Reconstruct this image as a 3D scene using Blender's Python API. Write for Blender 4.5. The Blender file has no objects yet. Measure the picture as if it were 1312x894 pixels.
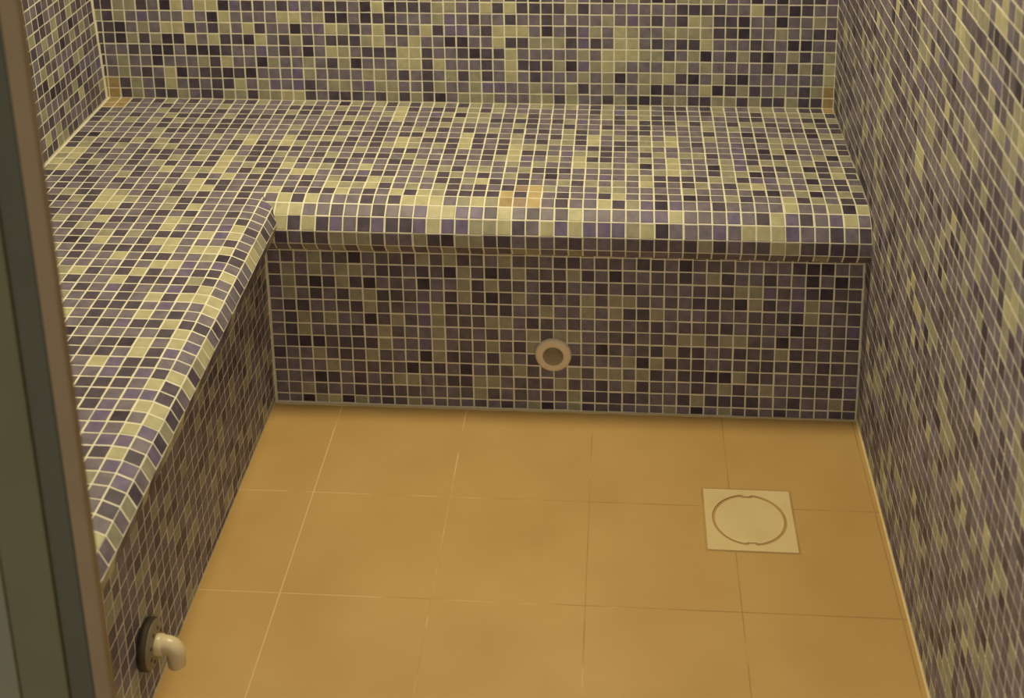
import bpy, bmesh, math, random
from mathutils import Matrix, Vector

# ------------------------------------------------------------------ scene, camera, light
P = 0.0265                       # one mosaic pitch in metres; the room is laid out in pitches
random.seed(11)
scene = bpy.context.scene
col = scene.collection
IW, IH = 1312.0, 894.0

CAM = Vector((-16.9117, -87.6647, 61.6601))
RX, RY, RZ = -0.2719, 0.0183, 0.0865
FPX = 1741.4668
PPX, PPY = 656.0, -90.78
R3 = (Matrix.Rotation(RZ, 3, 'Z') @ Matrix.Rotation(RX, 3, 'X') @ Matrix.Rotation(RY, 3, 'Y'))

cam_data = bpy.data.cameras.new('camera')
cam = bpy.data.objects.new('camera', cam_data)
col.objects.link(cam)
rot = R3 @ Matrix.Rotation(math.pi / 2, 3, 'X')
cam.matrix_world = Matrix.Translation(CAM * P) @ rot.to_4x4()
cam_data.sensor_fit = 'HORIZONTAL'
cam_data.sensor_width = 36.0
cam_data.lens = 36.0 * FPX / IW
cam_data.shift_x = -(PPX - IW / 2) / IW
cam_data.shift_y = (PPY - IH / 2) / IW
cam_data.clip_start = 0.01
cam_data.dof.use_dof = True
cam_data.dof.focus_distance = 2.55
cam_data.dof.aperture_fstop = 5.6
scene.camera = cam

world = bpy.data.worlds.new('World')
scene.world = world
world.use_nodes = True
bg = world.node_tree.nodes['Background']
bg.inputs['Color'].default_value = (1.0, 0.91, 0.72, 1)
bg.inputs['Strength'].default_value = 0.80

LAMP = Vector((-33.0, -6.0, 76.5))
ld = bpy.data.lights.new('ceiling_lamp_light', 'AREA')
ld.shape = 'DISK'
ld.size = 0.26
ld.energy = 27.0
ld.color = (1.0, 0.86, 0.53)
lo = bpy.data.objects.new('ceiling_lamp_light', ld)
col.objects.link(lo)
lo.location = LAMP * P

vs = scene.view_settings
vs.view_transform = 'Standard'
vs.look = 'None'
vs.gamma = 1.0
vs.use_curve_mapping = False
vs.exposure = 0.0

# ------------------------------------------------------------------ materials
def new_mat(name):
    m = bpy.data.materials.new(name)
    m.use_nodes = True
    nt = m.node_tree
    return m, nt, nt.nodes['Principled BSDF']

def noise_mat(name, c1, c2, scale, rough=0.5, rough2=None, detail=3.0, spec=0.5, bump=0.0, bump_scale=200.0):
    m, nt, b = new_mat(name)
    geo = nt.nodes.new('ShaderNodeNewGeometry')
    nz = nt.nodes.new('ShaderNodeTexNoise')
    nz.inputs['Scale'].default_value = scale
    nz.inputs['Detail'].default_value = detail
    nt.links.new(geo.outputs['Position'], nz.inputs['Vector'])
    rp = nt.nodes.new('ShaderNodeValToRGB')
    rp.color_ramp.elements[0].position = 0.32
    rp.color_ramp.elements[1].position = 0.68
    rp.color_ramp.elements[0].color = (*c1, 1)
    rp.color_ramp.elements[1].color = (*c2, 1)
    nt.links.new(nz.outputs['Fac'], rp.inputs['Fac'])
    nt.links.new(rp.outputs['Color'], b.inputs['Base Color'])
    b.inputs['Roughness'].default_value = rough
    b.inputs['Specular IOR Level'].default_value = spec
    if bump > 0:
        n2 = nt.nodes.new('ShaderNodeTexNoise')
        n2.inputs['Scale'].default_value = bump_scale
        nt.links.new(geo.outputs['Position'], n2.inputs['Vector'])
        bp = nt.nodes.new('ShaderNodeBump')
        bp.inputs['Strength'].default_value = bump
        bp.inputs['Distance'].default_value = 0.002
        nt.links.new(n2.outputs['Fac'], bp.inputs['Height'])
        nt.links.new(bp.outputs['Normal'], b.inputs['Normal'])
    return m

TILE_COL = {
    'K': ((0.032, 0.024, 0.044), (0.060, 0.045, 0.070)),
    'D': ((0.064, 0.052, 0.080), (0.098, 0.080, 0.112)),
    'N': ((0.096, 0.081, 0.102), (0.142, 0.122, 0.147)),
    'M': ((0.134, 0.116, 0.156), (0.194, 0.172, 0.216)),
    'V': ((0.120, 0.098, 0.190), (0.175, 0.145, 0.242)),
    'G': ((0.250, 0.240, 0.185), (0.325, 0.314, 0.232)),
    'Y': ((0.370, 0.350, 0.225), (0.460, 0.435, 0.280)),
    'S': ((0.430, 0.330, 0.170), (0.500, 0.400, 0.220)),
    'P': ((0.270, 0.190, 0.150), (0.340, 0.245, 0.190)),
    'T': ((0.400, 0.310, 0.150), (0.300, 0.210, 0.110)),
}
TM = {k: noise_mat('glass_mosaic_' + k, a, b, 55.0, rough=0.5, spec=0.3, detail=4.0)
      for k, (a, b) in TILE_COL.items()}
M_GROUT = noise_mat('cream_grout', (0.69, 0.655, 0.54), (0.78, 0.745, 0.635), 30.0, rough=0.75, spec=0.2, bump=0.15)
M_CEIL = noise_mat('ceiling_paint', (0.62, 0.58, 0.50), (0.68, 0.64, 0.56), 6.0, rough=0.8)
M_FLOOR = noise_mat('tan_porcelain', (0.455, 0.287, 0.103), (0.512, 0.335, 0.130), 5.0, rough=0.42, spec=0.35, detail=6.0)
M_DRAIN = noise_mat('cream_plastic', (0.60, 0.47, 0.25), (0.66, 0.53, 0.30), 14.0, rough=0.4, spec=0.4)
M_PVC = noise_mat('ivory_pvc', (0.62, 0.52, 0.33), (0.68, 0.58, 0.38), 20.0, rough=0.35)
M_RIM = noise_mat('pale_plastic', (0.72, 0.60, 0.44), (0.78, 0.66, 0.49), 20.0, rough=0.45)
M_DARK = noise_mat('dark_brown', (0.05, 0.04, 0.022), (0.07, 0.055, 0.03), 40.0, rough=0.6)
M_SOIL = noise_mat('soiled_gap', (0.085, 0.045, 0.012), (0.13, 0.07, 0.02), 60.0, rough=0.85)
M_ALU = noise_mat('champagne_aluminium', (0.150, 0.103, 0.055), (0.172, 0.12, 0.065), 9.0, rough=0.45, spec=0.4)
M_GASKET = noise_mat('green_gasket', (0.029, 0.030, 0.016), (0.036, 0.037, 0.020), 9.0, rough=0.5)
M_OLIVE = noise_mat('olive_door_stile', (0.062, 0.057, 0.019), (0.073, 0.067, 0.023), 7.0, rough=0.45)
M_SAGE = noise_mat('sage_frame', (0.10, 0.10, 0.062), (0.115, 0.115, 0.072), 7.0, rough=0.45)
M_SEAL = noise_mat('sealant', (0.60, 0.48, 0.27), (0.70, 0.58, 0.36), 45.0, rough=0.5)

def floor_grout():
    # joints: pale and clean to the left, soiled brown towards the drain
    m, nt, b = new_mat('floor_grout')
    geo = nt.nodes.new('ShaderNodeNewGeometry')
    sep = nt.nodes.new('ShaderNodeSeparateXYZ')
    nt.links.new(geo.outputs['Position'], sep.inputs[0])
    nz = nt.nodes.new('ShaderNodeTexNoise')
    nz.inputs['Scale'].default_value = 11.0
    nz.inputs['Detail'].default_value = 4.0
    nt.links.new(geo.outputs['Position'], nz.inputs['Vector'])
    mr = nt.nodes.new('ShaderNodeMapRange')
    mr.inputs['From Min'].default_value = -36.0 * P
    mr.inputs['From Max'].default_value = -14.0 * P
    nt.links.new(sep.outputs['X'], mr.inputs['Value'])
    ad = nt.nodes.new('ShaderNodeMath'); ad.operation = 'MULTIPLY_ADD'
    ad.inputs[1].default_value = 2.4
    nt.links.new(nz.outputs['Fac'], ad.inputs[0])
    nt.links.new(mr.outputs[0], ad.inputs[2])
    sb = nt.nodes.new('ShaderNodeMath'); sb.operation = 'SUBTRACT'
    sb.inputs[1].default_value = 1.28
    nt.links.new(ad.outputs[0], sb.inputs[0])
    rp = nt.nodes.new('ShaderNodeValToRGB')
    e = rp.color_ramp.elements
    e[0].position = 0.10; e[0].color = (0.64, 0.45, 0.22, 1)
    e[1].position = 0.95; e[1].color = (0.36, 0.22, 0.08, 1)
    x = e.new(0.45); x.color = (0.475, 0.300, 0.111, 1)
    nt.links.new(sb.outputs[0], rp.inputs['Fac'])
    nt.links.new(rp.outputs['Color'], b.inputs['Base Color'])
    b.inputs['Roughness'].default_value = 0.7
    return m
M_FGROUT = floor_grout()

# ------------------------------------------------------------------ helpers
def tag(o, label=None, cat=None, kind=None, group=None):
    if label: o['label'] = label
    if cat: o['category'] = cat
    if kind: o['kind'] = kind
    if group: o['group'] = group
    return o

def link(o, parent=None):
    col.objects.link(o)
    if parent is not None: o.parent = parent
    return o

def empty(name, loc):
    o = bpy.data.objects.new(name, None)
    o.empty_display_size = 0.05
    o.location = Vector(loc) * P
    return link(o)

def world_loc(o):
    v = Vector((0, 0, 0))
    while o is not None:
        v += o.location
        o = o.parent
    return v

def mesh_obj(name, verts, faces, mat, parent=None, smooth=False):
    """verts in pitches, world frame; the object sits at its parent's origin"""
    off = world_loc(parent) if parent else Vector((0, 0, 0))
    me = bpy.data.meshes.new(name)
    me.from_pydata([tuple(Vector(v) * P - off) for v in verts], [], faces)
    me.materials.append(mat)
    if smooth:
        me.polygons.foreach_set('use_smooth', [True] * len(me.polygons))
    me.update()
    o = bpy.data.objects.new(name, me)
    return link(o, parent)

def box_vf(x0, x1, y0, y1, z0, z1):
    v = [(x0, y0, z0), (x1, y0, z0), (x1, y1, z0), (x0, y1, z0), (x0, y0, z1), (x1, y0, z1), (x1, y1, z1), (x0, y1, z1)]
    f = [(0, 3, 2, 1), (4, 5, 6, 7), (0, 1, 5, 4), (1, 2, 6, 5), (2, 3, 7, 6), (3, 0, 4, 7)]
    return v, f

def box(name, x0, x1, y0, y1, z0, z1, mat, parent=None, bevel=0.0):
    v, f = box_vf(x0, x1, y0, y1, z0, z1)
    o = mesh_obj(name, v, f, mat, parent)
    if bevel:
        bm = bmesh.new(); bm.from_mesh(o.data)
        bmesh.ops.bevel(bm, geom=bm.edges[:], offset=bevel * P, segments=2, affect='EDGES', profile=0.6)
        bm.to_mesh(o.data); bm.free()
    return o

def lathe(name, prof, origin, axis, mat, parent, seg=48, smooth=True, closed=False):
    """prof: [(radius, along axis)], origin in pitches"""
    a = Vector(axis).normalized()
    t = Vector((0, 0, 1)) if abs(a.z) < 0.9 else Vector((1, 0, 0))
    u = a.cross(t).normalized(); w = a.cross(u).normalized()
    v, f = [], []
    n = len(prof)
    for r, h in prof:
        for k in range(seg):
            an = 2 * math.pi * k / seg
            v.append(Vector(origin) + a * h + u * (r * math.cos(an)) + w * (r * math.sin(an)))
    rng = n if closed else n - 1
    for i in range(rng):
        j = (i + 1) % n
        for k in range(seg):
            k2 = (k + 1) % seg
            f.append((i * seg + k, i * seg + k2, j * seg + k2, j * seg + k))
    o = mesh_obj(name, v, f, mat, parent, smooth)
    fix_normals(o)
    return o

def fix_normals(o):
    bm = bmesh.new(); bm.from_mesh(o.data)
    bmesh.ops.recalc_face_normals(bm, faces=bm.faces[:])
    bm.to_mesh(o.data); bm.free()

def project(v):
    d = Vector(v) - CAM
    c = R3.transposed() @ d
    if c.y < 1: return None
    return PPX + FPX * c.x / c.y, PPY - FPX * c.z / c.y

# unit mosaic piece: a low frustum with softened edge, 1 x 1 x 1
TH = 0.03
FR_V = [(-.5, -.5, 0), (.5, -.5, 0), (.5, .5, 0), (-.5, .5, 0),
        (-.485, -.485, .7), (.485, -.485, .7), (.485, .485, .7), (-.485, .485, .7),
        (-.45, -.45, 1), (.45, -.45, 1), (.45, .45, 1), (-.45, .45, 1)]
FR_F = [(8, 9, 10, 11)]
for a_ in (0, 4):
    for k_ in range(4):
        FR_F.append((a_ + k_, a_ + (k_ + 1) % 4, a_ + 4 + (k_ + 1) % 4, a_ + 4 + k_))
TILE_ME = {}
for k_ in TILE_COL:
    me_ = bpy.data.meshes.new('mosaic_piece_' + k_)
    me_.from_pydata(FR_V, [], FR_F)
    me_.materials.append(TM[k_])
    TILE_ME[k_] = me_
KEYS = list(TILE_COL)

def piece(c, ex, ey, w, h, cls):
    """a mosaic piece: c = centre on the bed, ex/ey = edge directions (unit), w x h = size in pitches"""
    return [Vector(c), Vector(ex), Vector(ey), w, h, cls]

def piece_matrix(t):
    c, ex, ey, w, h, cls = t
    n = ex.cross(ey).normalized()
    a = random.gauss(0, 0.008)
    ex2 = (ex + ey * a).normalized(); ey2 = n.cross(ex2)
    n2 = (n + ex * random.gauss(0, 0.007) + ey * random.gauss(0, 0.007)).normalized()
    c2 = c + ex * random.gauss(0, 0.012) + ey * random.gauss(0, 0.012) + n * random.uniform(-0.008, 0.004)
    m = Matrix.Identity(4)
    for i in range(3):
        m[i][0] = ex2[i] * w; m[i][1] = ey2[i] * h; m[i][2] = n2[i] * TH; m[i][3] = c2[i]
    return m

def screen_area(t):
    c, ex, ey, w, h, cls = t
    n = ex.cross(ey)
    if (CAM - c).dot(n) <= 0: return 0.0
    q = [project(c + ex * (sx * w / 2) + ey * (sy * h / 2)) for sx, sy in ((-1, -1), (1, -1), (1, 1), (-1, 1))]
    if any(x is None for x in q): return 0.0
    cx = sum(x[0] for x in q) / 4; cy = sum(x[1] for x in q) / 4
    if not (40 < cx < IW - 4 and 4 < cy < IH - 4): return 0.0
    return abs(sum(q[i][0] * q[(i + 1) % 4][1] - q[(i + 1) % 4][0] * q[i][1] for i in range(4))) / 2

def lay(tiles, parent, name, limit=300, min_area=35.0):
    """the pieces that show largest become objects, the rest one joined part"""
    off = world_loc(parent)
    inv = Matrix.Translation(-off)
    S = Matrix.Scale(P, 4)
    sc = [(screen_area(t), i) for i, t in enumerate(tiles)]
    best = {i for a, i in sorted(sc, reverse=True)[:limit] if a >= min_area}
    V, F, MI = [], [], []
    for i, t in enumerate(tiles):
        m = S @ piece_matrix(t)
        if i in best:
            o = bpy.data.objects.new(name, TILE_ME[t[5]])
            o.matrix_local = inv @ m
            link(o, parent)
        else:
            b = len(V)
            mm = inv @ m
            V.extend([tuple(mm @ Vector(v)) for v in FR_V])
            F.extend([tuple(b + k for k in f) for f in FR_F])
            MI.extend([KEYS.index(t[5])] * len(FR_F))
    if V:
        me = bpy.data.meshes.new(name + 's')
        me.from_pydata(V, [], F)
        for k in KEYS: me.materials.append(TM[k])
        me.polygons.foreach_set('material_index', MI)
        me.update()
        o = bpy.data.objects.new('mosaic_field', me)
        link(o, parent)
        o['kind'] = 'stuff'

# random palette with loose clustering, for faces whose single pieces cannot be read in the photograph
def rnd_wall():
    r = random.random()
    for k, p in (('K', .05), ('D', .17), ('N', .27), ('M', .31), ('V', .02), ('G', .13)):
        if r < p: return k
        r -= p
    return random.choice('YGN')

def rnd_cls(shade=False):
    r = random.random()
    for k, p in (('K', .10), ('D', .20), ('N', .10), ('M', .27), ('V', .07), ('G', .17), ('Y', .09)):
        if r < p: return k
        r -= p
    return 'N'

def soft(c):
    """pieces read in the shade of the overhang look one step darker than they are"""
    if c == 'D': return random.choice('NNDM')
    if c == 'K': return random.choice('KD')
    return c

def grid(u_lines, v_lines, origin, eu, ev, cls_of, gap=0.102, clip_u=None, clip_v=None):
    """pieces on a plane: origin + u*eu + v*ev; lines in pitches"""
    eu = Vector(eu); ev = Vector(ev); o = Vector(origin)
    out = []
    for a in range(len(u_lines) - 1):
        for b in range(len(v_lines) - 1):
            u0, u1, v0, v1 = u_lines[a], u_lines[a + 1], v_lines[b], v_lines[b + 1]
            if clip_u: u0, u1 = max(u0, clip_u[0]), min(u1, clip_u[1])
            if clip_v: v0, v1 = max(v0, clip_v[0]), min(v1, clip_v[1])
            w, h = u1 - u0 - gap, v1 - v0 - gap
            if w < 0.12 or h < 0.12: continue
            c = cls_of(a, b, (u0 + u1) / 2, (v0 + v1) / 2)
            if c is None: continue
            out.append(piece(o + eu * ((u0 + u1) / 2) + ev * ((v0 + v1) / 2), eu, ev, w, h, c))
    return out

# ------------------------------------------------------------------ main dimensions (pitches)
H = 17.185            # seat height
YB = 17.25            # back wall
XL = -61.0            # left wall at seat height
LEAN = 0.052          # the left wall leans outwards
XRL = -43.13          # riser of the left bench
YF = -45.0            # front partition
ZC = 79.0             # ceiling
X0 = -60.8            # first joint of the back grid
BED = 0.03
fz = lambda x: 0.0041 * x

# colours of the back wall, top row first, from the left corner
BACK = [
 "DDGGDMKYVYYKV" "DDMDVMDDDMKYK" "DDDGGMMYDYDD"  "DDGDMMMVMMMD"  "DDDMMYDMKDMM",
 "GDGMVMMMYMKYM" "MMMYYMGKKMKDD" "MMMGVMDMMDMM"  "DMMMMGMVMDMD"  "YGDDKMMKMMGM",
 "DDKMGMYYDMDGM" "YDMMKMVYGDMYD" "DMYDVVMDYYYM"  "KMDVGMYGMMGG"  "GGDDKMMGMMDD",
 "DDKGDGKKYMYDD" "KYMDGDMDDDGYM" "MYMMKKMMYDDG"  "GGDVDMYYMDMD"  "DYMMMDMMKKMM",
 "DMMDMKKMKKKDM" "MVMDMKMYGMDDD" "YYDMMDKDDYMM"  "MMMGMYYYGGDM"  "GKMDGDKMGDMG",
 "DMGMMKMMMGDYM" "MKGMMGMDGKMMM" "YYDYMMMDMYDD"  "DGKVGYGMMMGG"  "MGMMMMDGDGDY",
 "DMGMDMYKMDDKD" "KMMMVGMMMMGGM" "DMDMGDGDMYMD"  "MMMGMGKMGGYD"  "KMGDKMMVMMMY",
 "TTDGMDYMDMDDY" "MGVMVDMGGMVGG" "MMDGMMGVVMMG"  "MMGDMGMMGKDM"  "MYKDGDMGMDGT",
 "TTDGMDDGMDDGG" "DGGYYDMDDDMDG" "DGDKMGGGMMMG"  "GDGMMDGDKDGG"  "DDGGDGDDGDDT"]

# riser of the back bench, bottom row first (row 0 is cut by the floor)
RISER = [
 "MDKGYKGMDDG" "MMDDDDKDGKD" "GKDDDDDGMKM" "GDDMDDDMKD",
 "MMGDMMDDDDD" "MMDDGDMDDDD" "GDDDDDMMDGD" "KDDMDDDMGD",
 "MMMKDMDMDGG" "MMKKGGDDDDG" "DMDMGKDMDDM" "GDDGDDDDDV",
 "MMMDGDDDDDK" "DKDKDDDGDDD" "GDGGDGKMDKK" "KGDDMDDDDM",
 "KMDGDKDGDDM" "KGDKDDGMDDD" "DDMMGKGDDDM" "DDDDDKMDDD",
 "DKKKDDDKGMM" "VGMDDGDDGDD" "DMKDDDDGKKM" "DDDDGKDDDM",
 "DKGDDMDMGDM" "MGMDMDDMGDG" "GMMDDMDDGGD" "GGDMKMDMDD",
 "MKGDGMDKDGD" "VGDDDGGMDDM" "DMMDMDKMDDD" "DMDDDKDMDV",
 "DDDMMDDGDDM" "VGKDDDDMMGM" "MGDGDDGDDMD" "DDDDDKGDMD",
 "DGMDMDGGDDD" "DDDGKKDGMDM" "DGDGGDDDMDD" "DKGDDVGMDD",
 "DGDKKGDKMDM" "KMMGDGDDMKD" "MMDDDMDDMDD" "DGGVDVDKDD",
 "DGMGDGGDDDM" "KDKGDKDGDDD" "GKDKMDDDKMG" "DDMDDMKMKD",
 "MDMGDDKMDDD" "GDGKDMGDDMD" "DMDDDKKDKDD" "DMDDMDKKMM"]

# nosing of the back bench, right to left: upper curve, face, lower face, underside
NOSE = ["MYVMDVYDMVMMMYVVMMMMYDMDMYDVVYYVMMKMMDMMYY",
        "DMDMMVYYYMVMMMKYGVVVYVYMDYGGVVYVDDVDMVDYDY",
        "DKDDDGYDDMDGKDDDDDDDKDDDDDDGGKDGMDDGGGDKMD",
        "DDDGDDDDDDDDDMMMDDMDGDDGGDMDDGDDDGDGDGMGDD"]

# seat: (row from the back wall, first column, colours)
SEAT = [
 (0,0,"TTDMDGMDMMDMDGMMGGM"), (0,19,"MKGMGDGDGGM"), (0,30,"DGMGMMGGMGM"), (0,41,"DGMDGMDDMDG"), (0,52,"MMGGMGDDT"),
 (1,0,"TTMMMDMMMMGMMMMMDDD"), (1,19,"MGMDGMYDMDD"), (1,30,"GGDGMMMMMMM"), (1,41,"DGVGGMDDMDG"), (1,52,"MMDGGGGGD"),
 (2,0,"DMMMMGDMMDDMDMMDGDD"), (2,19,"GDDMMGYMMVG"), (2,30,"KGGMMGDMMMM"), (2,41,"MGDMGDMMMMM"), (2,52,"MDDMMMDKG"),
 (3,0,"DMMDMMGDDDMGDDDMDMMM"), (3,20,"MGGMMYMMDDG"), (3,31,"GGDDDDMDGV"), (3,41,"MMDGDDDGDGM"), (3,52,"DGGDMMGDD"),
 (4,0,"DGMGMGDGMGMDDMMMMMMM"), (4,20,"MDDMDMDMMGM"), (4,31,"MMMMGDMMDM"), (4,41,"MDMMDMMMMGM"), (4,52,"GMMMDDDMD"),
 (5,0,"MMMMDMDMDDDDDDMMMGMM"), (5,20,"DGMMDMMGDDM"), (5,31,"DMGMDMDMGD"), (5,41,"MGMDDMMMMDM"), (5,52,"MKDMMMKGG"),
 (6,0,"MMMMMMGDDMMDMMMMMMDD"), (6,20,"DMMDDMDDGMM"), (6,31,"YDDMGDMDGD"), (6,41,"YMGMGMYMMGM"), (6,52,"MMDGGGMDM"),
 (7,0,"DKGMMMGMMMDGMGYMMYDGG"), (7,21,"GDMDMYGDDD"), (7,31,"YDMDGMDGGD"), (7,41,"YMDDGGYMDMM"), (7,52,"VDMGMMMMD"),
 (8,0,"DGMDDGDGDMMMMDYDGYGMD"), (8,21,"DDMDGYGMGD"), (8,31,"YDMDYGGMMM"), (8,41,"DDDMGMMMMMM"), (8,52,"VMKGKMMGD"),
 (9,0,"DGDMGMMGGDDMMDMDDDDMM"), (9,21,"MMGMMDDMMD"), (9,31,"MMDDYDDMVGG"), (9,42,"DMMDGMGGDM"), (9,52,"VDDDMMGKG"),
 (10,1,"YMDMMDDDMDGDGMDDGMMD"), (10,21,"GMDDDMGMMM"), (10,31,"DMDGYVMGMYD"), (10,42,"DMMGMYMMMG"), (10,52,"VDGGGGDMM"),
 (11,1,"YDMMMDMDGMGDYGDMMGDM"), (11,21,"DDMMMDDGDM"), (11,31,"MMMMGMGMMYG"), (11,42,"GMGKMYMMKG"), (11,52,"VGDDGKDGD"),
 (12,2,"DGDMDMGDMDDYMGDDYMGG"), (12,22,"DMYMMMMMGD"), (12,32,"GGMMGDDDMM"), (12,42,"MMGMGYGMDG"), (12,52,"GKDMMGDYD"),
 (13,2,"MDMGMDMYMGGYMDGDMYYM"), (13,22,"MMVDDMMGDG"), (13,32,"MDMGDMKMMM"), (13,42,"VMMGDDDDGG"), (13,52,"DVVGMKMDM"),
 (14,2,"MDMMGDMMDGDMYMDDMMDM"), (14,22,"GDDYGMMMDD"), (14,32,"GYDMDMMGDG"), (14,42,"MGMYDMDGMD"), (14,52,"GYMMMGDDG"),
 (15,1,"MDDDMDMMMMMYDDMMDMMDM"), (15,22,"YGGYDMGMGD"), (15,32,"MDMDMYGMMM"), (15,42,"GGMMMMGMMM"), (15,52,"MDKMGKMGD"),
 (16,1,"MDMDMMDMDGDYYDMDMYDMD"), (16,22,"DYMDMYDYGD"), (16,32,"DDDGDYMDMV"), (16,42,"DYMMDMKDMG"), (16,52,"DMMYDGMDD"),
 (17,2,"MGDDYGMDMDMDMMDMM"), (17,19,"YDYM"), (17,23,"MMDMDYYYM"), (17,32,"GYGDMYMDMM"), (17,42,"YDGVKVMMDM"), (17,52,"MMMYMMGKY"),
 (18,2,"DDGDYYGMMGDDMMDMV"), (19,3,"MMDYYDMMGDYMMMMM"), (20,3,"DMMMDMMDDMDMMDMM"), (21,3,"DGDMYDDMMYGMMMDM"),
 (22,4,"MDGDMMMDYMDMVYD"), (23,4,"MMDMGDGMDDMYVYM"), (24,5,"MKDYMMDYYMMMDM"), (25,5,"GMDMDDDMYMYYYD"),
 (26,6,"MDMMYMDDMMGKD"), (27,7,"MMMMDMYYVMVM"), (28,7,"GYDMDYDMVDDY"), (29,8,"DMMYDDDDGDM"),
 (30,8,"MDMVDMMVDYM"), (31,9,"MDMDMYDYYY"), (32,9,"MMDDDMVMMY"), (33,10,"MDMMYMDMM"), (34,10,"MDDVDDYDD"),
 (35,11,"MMMMMDYM"), (36,11,"DMDKYMYV"), (37,11,"DDDMYDVM"), (38,12,"MYVDDMM"), (39,12,"MMVDVDY"),
 (40,13,"DDDMYD"), (41,13,"DDMVVD"), (42,14,"DVMYY"), (43,14,"MVKMY"), (44,14,"MVMYV"), (45,15,"MVVM"),
 (46,16,"DYD"), (47,16,"MVV"), (48,16,"GMV"), (49,17,"MD"), (50,17,"MD"), (51,18,"M")]
SEATC = {}
for j, c0, s in SEAT:
    for k, ch in enumerate(s): SEATC[(j, c0 + k)] = ch
for k_, c_ in {(15, 37): 'S', (16, 37): 'S', (17, 37): 'S', (16, 35): 'S', (17, 35): 'T', (17, 36): 'P', (15, 36): 'P'}.items(): SEATC[k_] = c_
STRIP = "DDMDGGYYMMDMMMMDMYYGDYMDDGDVGMDGMGM"     # face of the left nosing, rows 18..52

# ------------------------------------------------------------------ the shell
def struct(o): return tag(o, kind='structure')

# back wall
wb = struct(box('wall_back', -70.0, 2.0, YB + BED, YB + 4, 0.0, ZC, M_GROUT))
def back_cls(a, b, u, v):
    r = 8 - b
    if 0 <= r <= 8 and 0 <= a < 62:
        return BACK_ROWS[r][a] if a < len(BACK_ROWS[r]) else rnd_cls()
    return rnd_cls()
BACK_ROWS = ["".join(BACK[i * 1]) for i in range(len(BACK))]
ulines = [X0 - 1 + i for i in range(64)]
vlines = [H] + [H + 0.9 + n for n in range(int(ZC - H) + 1)]
tiles = []
for t in grid(ulines, vlines, (0, YB + BED, 0), (1, 0, 0), (0, 0, 1), back_cls, clip_v=(H, ZC), clip_u=(-66, 0.1)):
    c, w = t[0], t[3]
    xl = XL - LEAN * (c.z - H) + 0.06
    if c.x + w / 2 < xl + 0.1: continue
    if c.x - w / 2 < xl:
        x1 = c.x + w / 2
        t[3] = x1 - xl; t[0] = Vector(((x1 + xl) / 2, c.y, c.z))
        if t[3] < 0.1: continue
    tiles.append(t)
lay(tiles, wb, 'mosaic_tile')

# right wall
wr = struct(box('wall_right', 0.1 + BED, 4.0, YF - 3, YB + 4, -2.0, ZC, M_GROUT))
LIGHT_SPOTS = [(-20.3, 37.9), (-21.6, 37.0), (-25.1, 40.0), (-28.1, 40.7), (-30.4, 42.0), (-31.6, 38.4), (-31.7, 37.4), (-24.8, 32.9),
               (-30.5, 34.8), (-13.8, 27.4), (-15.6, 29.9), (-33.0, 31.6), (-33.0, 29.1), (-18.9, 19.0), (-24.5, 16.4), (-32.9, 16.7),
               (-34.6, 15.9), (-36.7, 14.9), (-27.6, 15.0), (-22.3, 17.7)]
def cluster():
    seeds = [(random.uniform(YF, YB), random.uniform(0, ZC), random.choice('GNNDMM'), random.uniform(0.7, 1.5)) for _ in range(170)]
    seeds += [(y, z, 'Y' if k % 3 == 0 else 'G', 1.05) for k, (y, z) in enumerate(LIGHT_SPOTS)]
    bins = {}
    for q in seeds: bins.setdefault((int(q[0] // 4), int(q[1] // 4)), []).append(q)
    def f(a, b, u, v):
        for du in (-1, 0, 1):
            for dv in (-1, 0, 1):
                for q in bins.get((int(u // 4) + du, int(v // 4) + dv), ()):
                    if (u - q[0]) ** 2 + (v - q[1]) ** 2 < q[3] ** 2 and random.random() < 0.8: return q[2]
        return rnd_wall()
    return f
cl = cluster()
# u runs towards the camera so that the pieces face the room
ul = [-YB + i for i in range(int(YB - YF) + 1)]
tiles = grid(ul, [0.15 + n for n in range(int(ZC))], (0.1 + BED, 0, 0), (0, -1, 0), (0, 0, 1), lambda a, b, u, v: cl(a, b, -u, v))
lay(tiles, wr, 'mosaic_tile')

# left wall, leaning outwards
ll = 1 / math.hypot(1, LEAN)
ev_l = Vector((-LEAN * ll, 0, ll))
def left_pt(y, z): return Vector((XL - LEAN * (z - H), y, z))
v = []
for (y, z) in ((YF - 2, 0), (YB + 4, 0), (YB + 4, ZC), (YF - 2, ZC)):
    q = left_pt(y, z); v += [(q.x - BED, y, z), (q.x - 4, y, z)]
wl = struct(mesh_obj('wall_left', v, [(0, 2, 4, 6), (1, 7, 5, 3), (0, 1, 3, 2), (2, 3, 5, 4), (4, 5, 7, 6), (6, 7, 1, 0)], M_GROUT))
fix_normals(wl)
LEFT_ROWS = {}
tiles = grid([YF + 1 + i * 1.0 for i in range(62)], [0.9 + n for n in range(-1, int(ZC - H))],
             (XL - BED, 0, H), (0, 1, 0), ev_l, lambda a, b, u, v: cl(a, b, u, v + 10), clip_u=(YF, YB), clip_v=(0.0, ZC - H))
lay(tiles, wl, 'mosaic_tile', limit=160)

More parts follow.
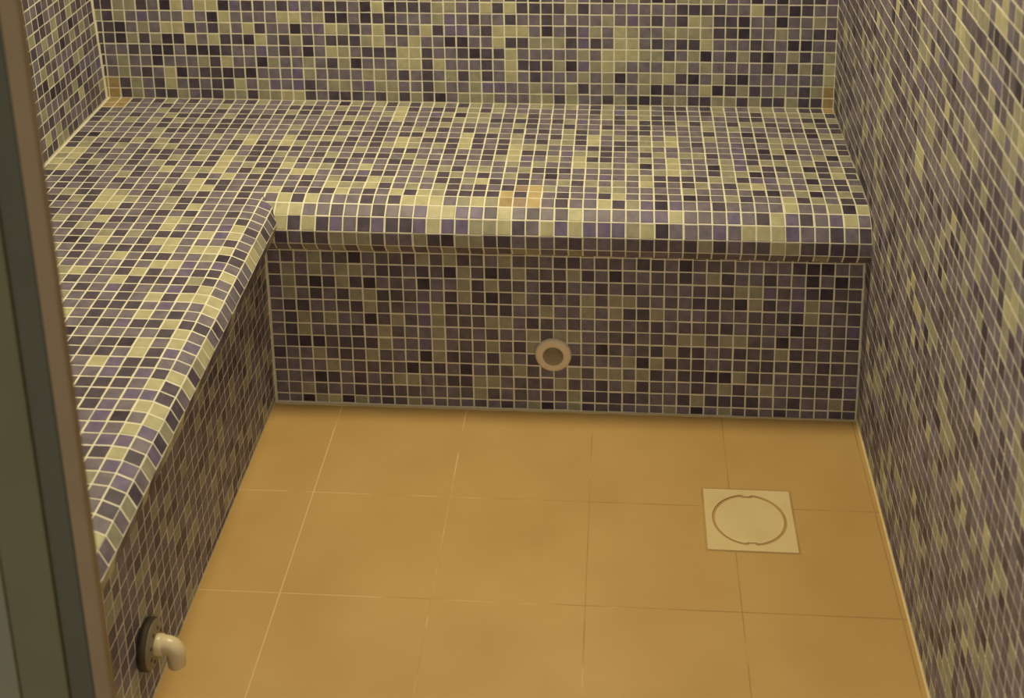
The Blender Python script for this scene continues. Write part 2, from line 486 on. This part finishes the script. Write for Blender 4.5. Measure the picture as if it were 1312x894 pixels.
# floor: porcelain tiles on a joint bed, cut round the drain
DX0, DX1, DY0, DY1 = -11.47, -5.73, -14.0, -8.16
fl = struct(mesh_obj('floor', [(XRL - 2, YF - 60, fz(XRL - 2) - .010), (3, YF - 60, fz(3) - .010), (3, 2, fz(3) - .010), (XRL - 2, 2, fz(XRL - 2) - .010)],
                     [(0, 1, 2, 3)], M_FGROUT))
def poly_prism(name, pts, zt, zb, mat, parent, bevel=0.0):
    """pts counter-clockwise (x, y); zt/zb offsets above the tilted floor"""
    n = len(pts)
    v = [(x, y, fz(x) + zt) for x, y in pts] + [(x, y, fz(x) + zb) for x, y in pts]
    f = [tuple(range(n))] + [(i + n, (i + 1) % n + n, (i + 1) % n, i) for i in range(n)]
    o = mesh_obj(name, v, f, mat, parent)
    return o
JW = 0.04
fx = [-47.43 + 9.43 * i for i in range(7)]
fy = [0.0, -9.87, -19.22, -28.57, -37.92, -47.3, -56.6, -66.0]
for a in range(6):
    for b in range(len(fy) - 1):
        x0, x1 = max(fx[a] + JW, XRL - 1), min(fx[a + 1] - JW, 0.2)
        y1, y0 = fy[b] - (JW if b else 0), fy[b + 1] + JW
        if x1 - x0 < 0.05: continue
        cx0, cx1, cy0, cy1 = DX0 - .15, DX1 + .15, DY0 - .14, DY1 + .14
        ox0, ox1, oy0, oy1 = max(x0, cx0), min(x1, cx1), max(y0, cy0), min(y1, cy1)
        if ox0 < ox1 and oy0 < oy1:
            left, low = ox0 <= x0, oy0 <= y0           # which corner is cut away
            if left and low:       pts = [(ox1, y0), (x1, y0), (x1, y1), (x0, y1), (x0, oy1), (ox1, oy1)]
            elif left:             pts = [(x0, y0), (x1, y0), (x1, y1), (ox1, y1), (ox1, oy0), (x0, oy0)]
            elif low:              pts = [(x0, y0), (ox0, y0), (ox0, oy1), (x1, oy1), (x1, y1), (x0, y1)]
            else:                  pts = [(x0, y0), (x1, y0), (x1, oy0), (ox0, oy0), (ox0, y1), (x0, y1)]
        else:
            pts = [(x0, y0), (x1, y0), (x1, y1), (x0, y1)]
        poly_prism('floor_tile', pts, random.uniform(-0.004, 0.004), -0.05, M_FLOOR, fl)
# sealant beads where the floor meets the mosaic
def bead(pts, name='sealant_bead', r=0.13, parent=None, mat=M_SEAL):
    v, f = [], []
    for i, (q, nx, ny) in enumerate(pts):
        q = Vector(q); n = Vector((nx, ny, 0))
        v += [q + Vector((0, 0, r * .5)), q + n * r * .8 + Vector((0, 0, r * .35)), q + n * r * 1.6 + Vector((0, 0, .006))]
        if i:
            b = (i - 1) * 3
            f += [(b, b + 1, b + 4, b + 3), (b + 1, b + 2, b + 5, b + 4)]
    o = mesh_obj(name, v, f, mat, parent, True)
    fix_normals(o)
    return o
bead([((x, 0 - .005, fz(x)), 0, -1 + .25 * math.sin(x * 1.7)) for x in [XRL + .1 + i * (43.2 / 60) for i in range(61)]], parent=fl, r=.10)
bead([((0.1, y, fz(0)), -1, 0) for y in [-i * 0.75 for i in range(60)]], parent=fl, r=.06)

# ceiling, front partition and the doorway
struct(box('ceiling', -68, 4, YF - 1.5, YB + 4, ZC, ZC + 1, M_CEIL))
struct(box('wall_front', -68, -42.6, YF - 1.5, YF, -1, ZC, M_CEIL))
struct(box('trim_1', -36.0, 4, YF - 1.5, YF, 74, ZC, M_CEIL))       # lintel over the doorway

door = tag(empty('door_frame', (-38.2, -46, 0)), 'metal door frame with dark green seal at the left edge, in front of the left bench', 'door frame')
DS = 0.70            # the frame stands slightly out of plumb
box('jamb_post', -37.88 + DS, -37.19 + DS, -46.0, -45.55, -1, 74, M_ALU, door, 0.08)
box('seal_strip', -38.88 + DS, -37.9 + DS, -45.98, -45.5, -1, 74, M_GASKET, door, 0.05)
box('door_stile', -40.84 + DS, -38.9 + DS, -46.06, -45.4, -1, 74, M_OLIVE, door, 0.05)
box('outer_casing', -43.0 + DS, -40.86 + DS, -46.12, -45.3, -1, 74, M_SAGE, door, 0.05)
door.rotation_euler.y = -0.0152

# ------------------------------------------------------------------ the tiled bench
bench = tag(empty('tiled_bench', (-30, 8, 0)), 'L-shaped built-in bench covered in blue and green mosaic, with a rounded overhanging edge', 'bench')
PY = [(0.27, 0.0), (-0.72, -0.25), (-1.55, -0.83), (-2.04, -1.80), (-1.97, -2.86), (-1.30, -3.68)]
QX = [(-43.8, 0.0), (-42.9, -0.10), (-42.0, -0.50), (-41.55, -1.39), (-41.78, -2.37), (-42.40, -3.15)]
SKEW = 0.0145         # the edge of the left bench runs slightly out of square
JR = [YB - (0.9835 + j - 1) for j in range(0, 64)]        # seat joints: JR[j] is the rear edge of row j
JR[0] = YB

# seat slabs
v1, f1 = box_vf(XL + .04, 0.07, 0.2, YB, H - 1, H - BED)
v2, f2 = box_vf(XL + .04, -43.75, YF, 0.2, H - 1, H - BED)
seat = mesh_obj('seat', v1 + v2, f1 + [tuple(k + 8 for k in f) for f in f2], M_GROUT, bench)
def seat_cls(j, i): return SEATC.get((j, i)) or rnd_cls()
tiles = []
XJ = [X0 + i for i in range(62)]
g = 0.102
for j in range(0, 62):
    y1, y0 = JR[j], JR[j + 1]
    if y0 < YF: break
    for i in range(-1, 62):
        x0, x1 = max(X0 + i, XL), min(X0 + i + 1, 0.1)
        if j >= 17 and x0 > -43.9: continue
        if j >= 17:
            kk = -SKEW * (y0 + y1) / 2 / 17.0
            x0, x1 = x0 + kk * (x0 - XL), x1 + kk * (x1 - XL)
        if x1 - x0 < 0.3: continue
        tiles.append(piece(((x0 + x1) / 2, (y0 + y1) / 2, H - BED), (1, 0, 0), (0, 1, 0), x1 - x0 - g, y1 - y0 - g, seat_cls(j, max(i, 0))))
lay(tiles, seat, 'seat_tile')

# nosings: a rounded edge of five facets, the pieces follow it
def inset(prof, d):
    out = []
    for k, (a, z) in enumerate(prof):
        p0 = prof[max(k - 1, 0)]; p1 = prof[min(k + 1, len(prof) - 1)]
        t = Vector((p1[0] - p0[0], p1[1] - p0[1])).normalized()
        out.append((a, z, t))
    return out
def nosing_body(name, prof, lo, hi, along, sgn, back):
    """extruded solid just under the pieces; along = 'x' or 'y'; sgn = outward direction of the profile"""
    pr = []
    for a, z, t in inset(prof, BED):
        n = Vector((-t.y, t.x)) if sgn < 0 else Vector((-t.y, t.x))
        if n.x * sgn < 0 and abs(n.x) > 0.05 or (abs(n.x) <= 0.05 and n.y < 0): n = -n
        pr.append((a - n.x * BED, z - n.y * BED))
    pr.append((back, -3.75)); pr.append((back, -BED))
    n = len(pr)
    vv = []
    for e in (lo, hi):
        for a, z in pr:
            vv.append((e, a, H + z) if along == 'x' else (a - (SKEW * e if a > -44.2 else 0), e, H + z))
    ff = [tuple(range(n)), tuple(range(n, 2 * n))] + [(i, (i + 1) % n, (i + 1) % n + n, i + n) for i in range(n)]
    o = mesh_obj(name, vv, ff, M_GROUT, bench)
    fix_normals(o)
    return o
nb = nosing_body('nosing', PY, -43.6, 0.07, 'x', -1, 1.0)
nl = nosing_body('nosing', QX, YF, 1.0, 'y', 1, -44.5)
tb, tl = [], []
for s in range(5):
    (a0, z0), (a1, z1) = PY[s], PY[s + 1]
    L = math.hypot(a1 - a0, z1 - z0)
    down = Vector((0, a1 - a0, z1 - z0)) / L
    nrm = Vector((1, 0, 0)).cross(-down)
    for n in range(0, 44):
        x1, x0 = (0.2 - n), (0.2 - n - 1)
        x1 = min(x1, 0.1)
        i = 60 - n
        if s == 0: c = SEATC.get((17, i), rnd_cls())
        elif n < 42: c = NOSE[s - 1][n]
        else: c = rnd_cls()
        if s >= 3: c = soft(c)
        if n > 42 and s > 1: continue
        mid = Vector(((x0 + x1) / 2, (a0 + a1) / 2, H + (z0 + z1) / 2)) - nrm * BED
        tb.append(piece(mid, (1, 0, 0), -down, x1 - x0 - g, L - g * .9, c))
    (a0, z0), (a1, z1) = QX[s], QX[s + 1]
    L = math.hypot(a1 - a0, z1 - z0)
    down = Vector((a1 - a0, 0, z1 - z0)) / L
    nrm = down.cross(Vector((0, 1, 0)))
    for j in range(16, 62):
        y1, y0 = JR[j], JR[j + 1]
        if y0 < YF: break
        if s < 2: c = SEATC.get((j, 17 + s), rnd_cls())
        elif s == 2 and 18 <= j <= 52: c = STRIP[j - 18]
        else: c = rnd_cls()
        if s == 2 and j < 18: continue
        sk = -SKEW * (y0 + y1) / 2
        mid = Vector(((a0 + a1) / 2 + sk, (y0 + y1) / 2, H + (z0 + z1) / 2)) - nrm * BED
        tl.append(piece(mid, down, (0, 1, 0), L - g * .9, y1 - y0 - g, c))
lay(tb, nb, 'nosing_tile', limit=170)
lay(tl, nl, 'nosing_tile', limit=120)

# risers
INLET = Vector((-22.04, 0.0, 4.72))
bm = bmesh.new()
zt = H - 3.6
outer = [bm.verts.new((x, BED, z)) for x, z in ((XRL - 1, -.5), (0.07, -.5), (0.07, zt), (XRL - 1, zt))]
ring = [bm.verts.new((INLET.x + .8 * math.cos(k * math.pi / 16), BED, INLET.z + .8 * math.sin(k * math.pi / 16))) for k in range(32)]
ed = [bm.edges.new((outer[k], outer[(k + 1) % 4])) for k in range(4)] + [bm.edges.new((ring[k], ring[(k + 1) % 32])) for k in range(32)]
bmesh.ops.triangle_fill(bm, edges=ed, use_beauty=True)
bm.verts.index_update()
rv = [v.co.copy() for v in bm.verts]; rf = [[v.index for v in f.verts] for f in bm.faces]
bm.free()
rb = mesh_obj('riser', rv, rf, M_GROUT, bench)
bm = bmesh.new(); bm.from_mesh(rb.data)
for f in bm.faces:
    if f.normal.y > 0: f.normal_flip()
bm.to_mesh(rb.data); bm.free()
NRIS = 43
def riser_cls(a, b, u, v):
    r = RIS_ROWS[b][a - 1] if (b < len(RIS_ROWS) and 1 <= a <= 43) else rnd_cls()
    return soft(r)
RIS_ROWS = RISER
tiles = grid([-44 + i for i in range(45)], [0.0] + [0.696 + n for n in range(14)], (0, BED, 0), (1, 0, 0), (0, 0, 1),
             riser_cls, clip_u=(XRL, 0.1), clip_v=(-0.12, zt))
keep, cut = [], []
for t in tiles:
    d = (Vector((t[0].x, 0, t[0].z)) - INLET).length
    (cut if d < 1.55 else keep).append(t)
lay(keep, rb, 'riser_tile')
# pieces under the rim of the inlet are nibbled round
for t in cut:
    c, ex, ey, w, h, k = t
    vv, ff = [], []
    N = 7
    for a in range(N):
        for b in range(N):
            qx, qz = c.x + ((a + .5) / N - .5) * w, c.z + ((b + .5) / N - .5) * h
            if math.hypot(qx - INLET.x, qz - INLET.z) < 0.95: continue
            bx, by = box_vf(qx - w / N / 2, qx + w / N / 2, BED - TH, BED, qz - h / N / 2, qz + h / N / 2)
            o_ = len(vv); vv += bx; ff += [tuple(q + o_ for q in f) for f in by]
    if vv: mesh_obj('riser_tile', vv, ff, TM[k], rb)
rl = box('riser', XRL - 1, XRL - BED, YF, 0.6, -1, zt + .4, M_GROUT, bench)
tiles = grid([YF + 1 + i * 1.0 - .25 for i in range(46)], [0.0] + [0.5 + n for n in range(15)], (XRL - BED, 0, 0), (0, 1, 0), (0, 0, 1),
             lambda a, b, u, v: random.choice('NNNMMMMGGD'), clip_u=(YF, 0.0), clip_v=(-0.1, zt))
lay(tiles, rl, 'riser_tile', limit=0)

# ------------------------------------------------------------------ fittings
inlet = tag(empty('wall_inlet', (INLET.x, 0, INLET.z)), 'round cream plastic inlet with an open hole, set in the tiled bench riser', 'pipe fitting')
lathe('flange', [(0.74, 0.0), (0.74, .26), (0.79, .32), (1.16, .28), (1.28, .20), (1.33, .10), (1.34, 0.0)], INLET, (0, -1, 0), M_RIM, inlet)
lathe('pipe_socket', [(0.735, .3), (0.73, -1.4), (0.45, -1.7), (0.02, -1.75)], INLET, (0, -1, 0), M_PVC, inlet)

# floor drain
DC = Vector(((DX0 + DX1) / 2, (DY0 + DY1) / 2, 0))
drain = tag(empty('floor_drain', (DC.x, DC.y, fz(DC.x))), 'square cream floor drain with a round lid, set in the tan floor tiles', 'drain')
bm = bmesh.new()
DR = 2.44
oz = fz(DC.x) + 0.05
out = [bm.verts.new((x, y, oz)) for x, y in ((DX0, DY0), (DX1, DY0), (DX1, DY1), (DX0, DY1))]
NR = 96
def rim(k):
    a = 2 * math.pi * k / NR
    r = DR
    for ca in (-math.pi / 2, math.pi / 2):
        if abs((a - ca + math.pi) % (2 * math.pi) - math.pi) < 0.13: r = DR - 0.17
    return DC.x + r * math.cos(a), DC.y + r * math.sin(a), oz
rg = [bm.verts.new(rim(k)) for k in range(NR)]
ed = [bm.edges.new((out[k], out[(k + 1) % 4])) for k in range(4)] + [bm.edges.new((rg[k], rg[(k + 1) % NR])) for k in range(NR)]
bmesh.ops.triangle_fill(bm, edges=ed, use_beauty=True)
g2 = bmesh.ops.extrude_face_region(bm, geom=bm.faces[:])
for e in g2['geom']:
    if isinstance(e, bmesh.types.BMVert): e.co.z -= 0.35
bmesh.ops.recalc_face_normals(bm, faces=bm.faces[:])
bm.verts.index_update()
mesh_obj('drain_frame', [v.co.copy() for v in bm.verts], [[v.index for v in f.verts] for f in bm.faces], M_DRAIN, drain)
bm.free()
def lid_r(k):
    a = 2 * math.pi * k / NR
    r = DR - 0.19
    for ca in (-math.pi / 2, math.pi / 2):
        if abs((a - ca + math.pi) % (2 * math.pi) - math.pi) < 0.16: r = DR - 0.30
    return r
vv, ff = [], []
for lev, (s_, z) in enumerate(((1.0, -.3), (1.0, .035), (.985, .055), (.6, .06))):
    for k in range(NR):
        a = 2 * math.pi * k / NR
        r = lid_r(k) * s_
        vv.append((DC.x + r * math.cos(a), DC.y + r * math.sin(a), fz(DC.x) + z))
for lev in range(3):
    for k in range(NR):
        ff.append((lev * NR + k, lev * NR + (k + 1) % NR, (lev + 1) * NR + (k + 1) % NR, (lev + 1) * NR + k))
ff.append(tuple(3 * NR + k for k in range(NR)))
mesh_obj('lid', vv, ff, M_DRAIN, drain)
box('drain_well', DX0 - .14, DX1 + .14, DY0 - .13, DY1 + .13, fz(DC.x) - .6, fz(DC.x) - .04, M_SOIL, drain)

# steam outlet elbow on the riser of the left bench
EO = Vector((XRL, -28.0, 3.95))
elbow = tag(empty('outlet_elbow', EO), 'ivory plastic elbow pipe on a round flange, low on the left bench riser', 'pipe')
lathe('rim_ring', [(0.0, 0.01), (1.36, 0.01), (1.38, .40), (1.30, .44), (0.3, .44)], EO, (1, 0, 0), M_DARK, elbow)  # dark brown ring behind the flange plate
fl_o = lathe('flange', [(0.3, .42), (1.28, .42), (1.31, .50), (1.22, .60), (.60, .68), (.3, .68)], EO, (1, 0, 0),
             noise_mat('brown_pvc', (0.19, 0.155, 0.10), (0.24, 0.195, 0.125), 20.0, rough=0.5), elbow)  # flange plate is browner and darker than the pipe
for k in range(8):
    a = 2 * math.pi * k / 8 + .3
    lathe('screw_hole', [(0.0, .68), (.10, .68), (.11, .60)], EO + Vector((0, .86 * math.cos(a), .86 * math.sin(a))), (1, 0, 0), M_DARK, fl_o, seg=10)
# the bent pipe: out of the wall, then down and slightly towards the room
path, rad = [], []
for x in (0.3, 0.8, 1.25): path.append(EO + Vector((x, 0, 0)))
for k in range(1, 9):
    a = k / 8 * math.pi / 2
    path.append(EO + Vector((1.25 + .5 * math.sin(a), -0.05 * k / 8, -.5 * (1 - math.cos(a)))))
path.append(EO + Vector((1.77, -.1, -1.15)))
vv, ff = [], []
SG = 32
def ringpts(c, t, r):
    t = t.normalized(); u = Vector((0, 1, 0)); u = (u - t * u.dot(t)).normalized(); w = t.cross(u)
    return [c + u * (r * math.cos(2 * math.pi * k / SG)) + w * (r * math.sin(2 * math.pi * k / SG)) for k in range(SG)]
rings = []
for k, c in enumerate(path):
    t = path[min(k + 1, len(path) - 1)] - path[max(k - 1, 0)]
    rings.append(ringpts(c, t, 0.50))
t = path[-1] - path[-2]
rings.append(ringpts(path[-1] + t.normalized() * .05, t, 0.47))
rings.append(ringpts(path[-1] + t.normalized() * .05, t, 0.38))
rings.append(ringpts(path[-1] - t.normalized() * .5, t, 0.36))
for r_ in rings: vv += r_
for a in range(len(rings) - 1):
    for k in range(SG):
        ff.append((a * SG + k, a * SG + (k + 1) % SG, (a + 1) * SG + (k + 1) % SG, (a + 1) * SG + k))
ff.append(tuple((len(rings) - 1) * SG + k for k in range(SG)))
eo = mesh_obj('elbow_pipe', vv, ff, M_PVC, elbow, True)
fix_normals(eo)
lathe('pipe_collar', [(0.48, .55), (.56, .55), (.57, .70), (.56, 1.05), (.50, 1.08)], EO, (1, 0, 0), M_PVC, elbow)
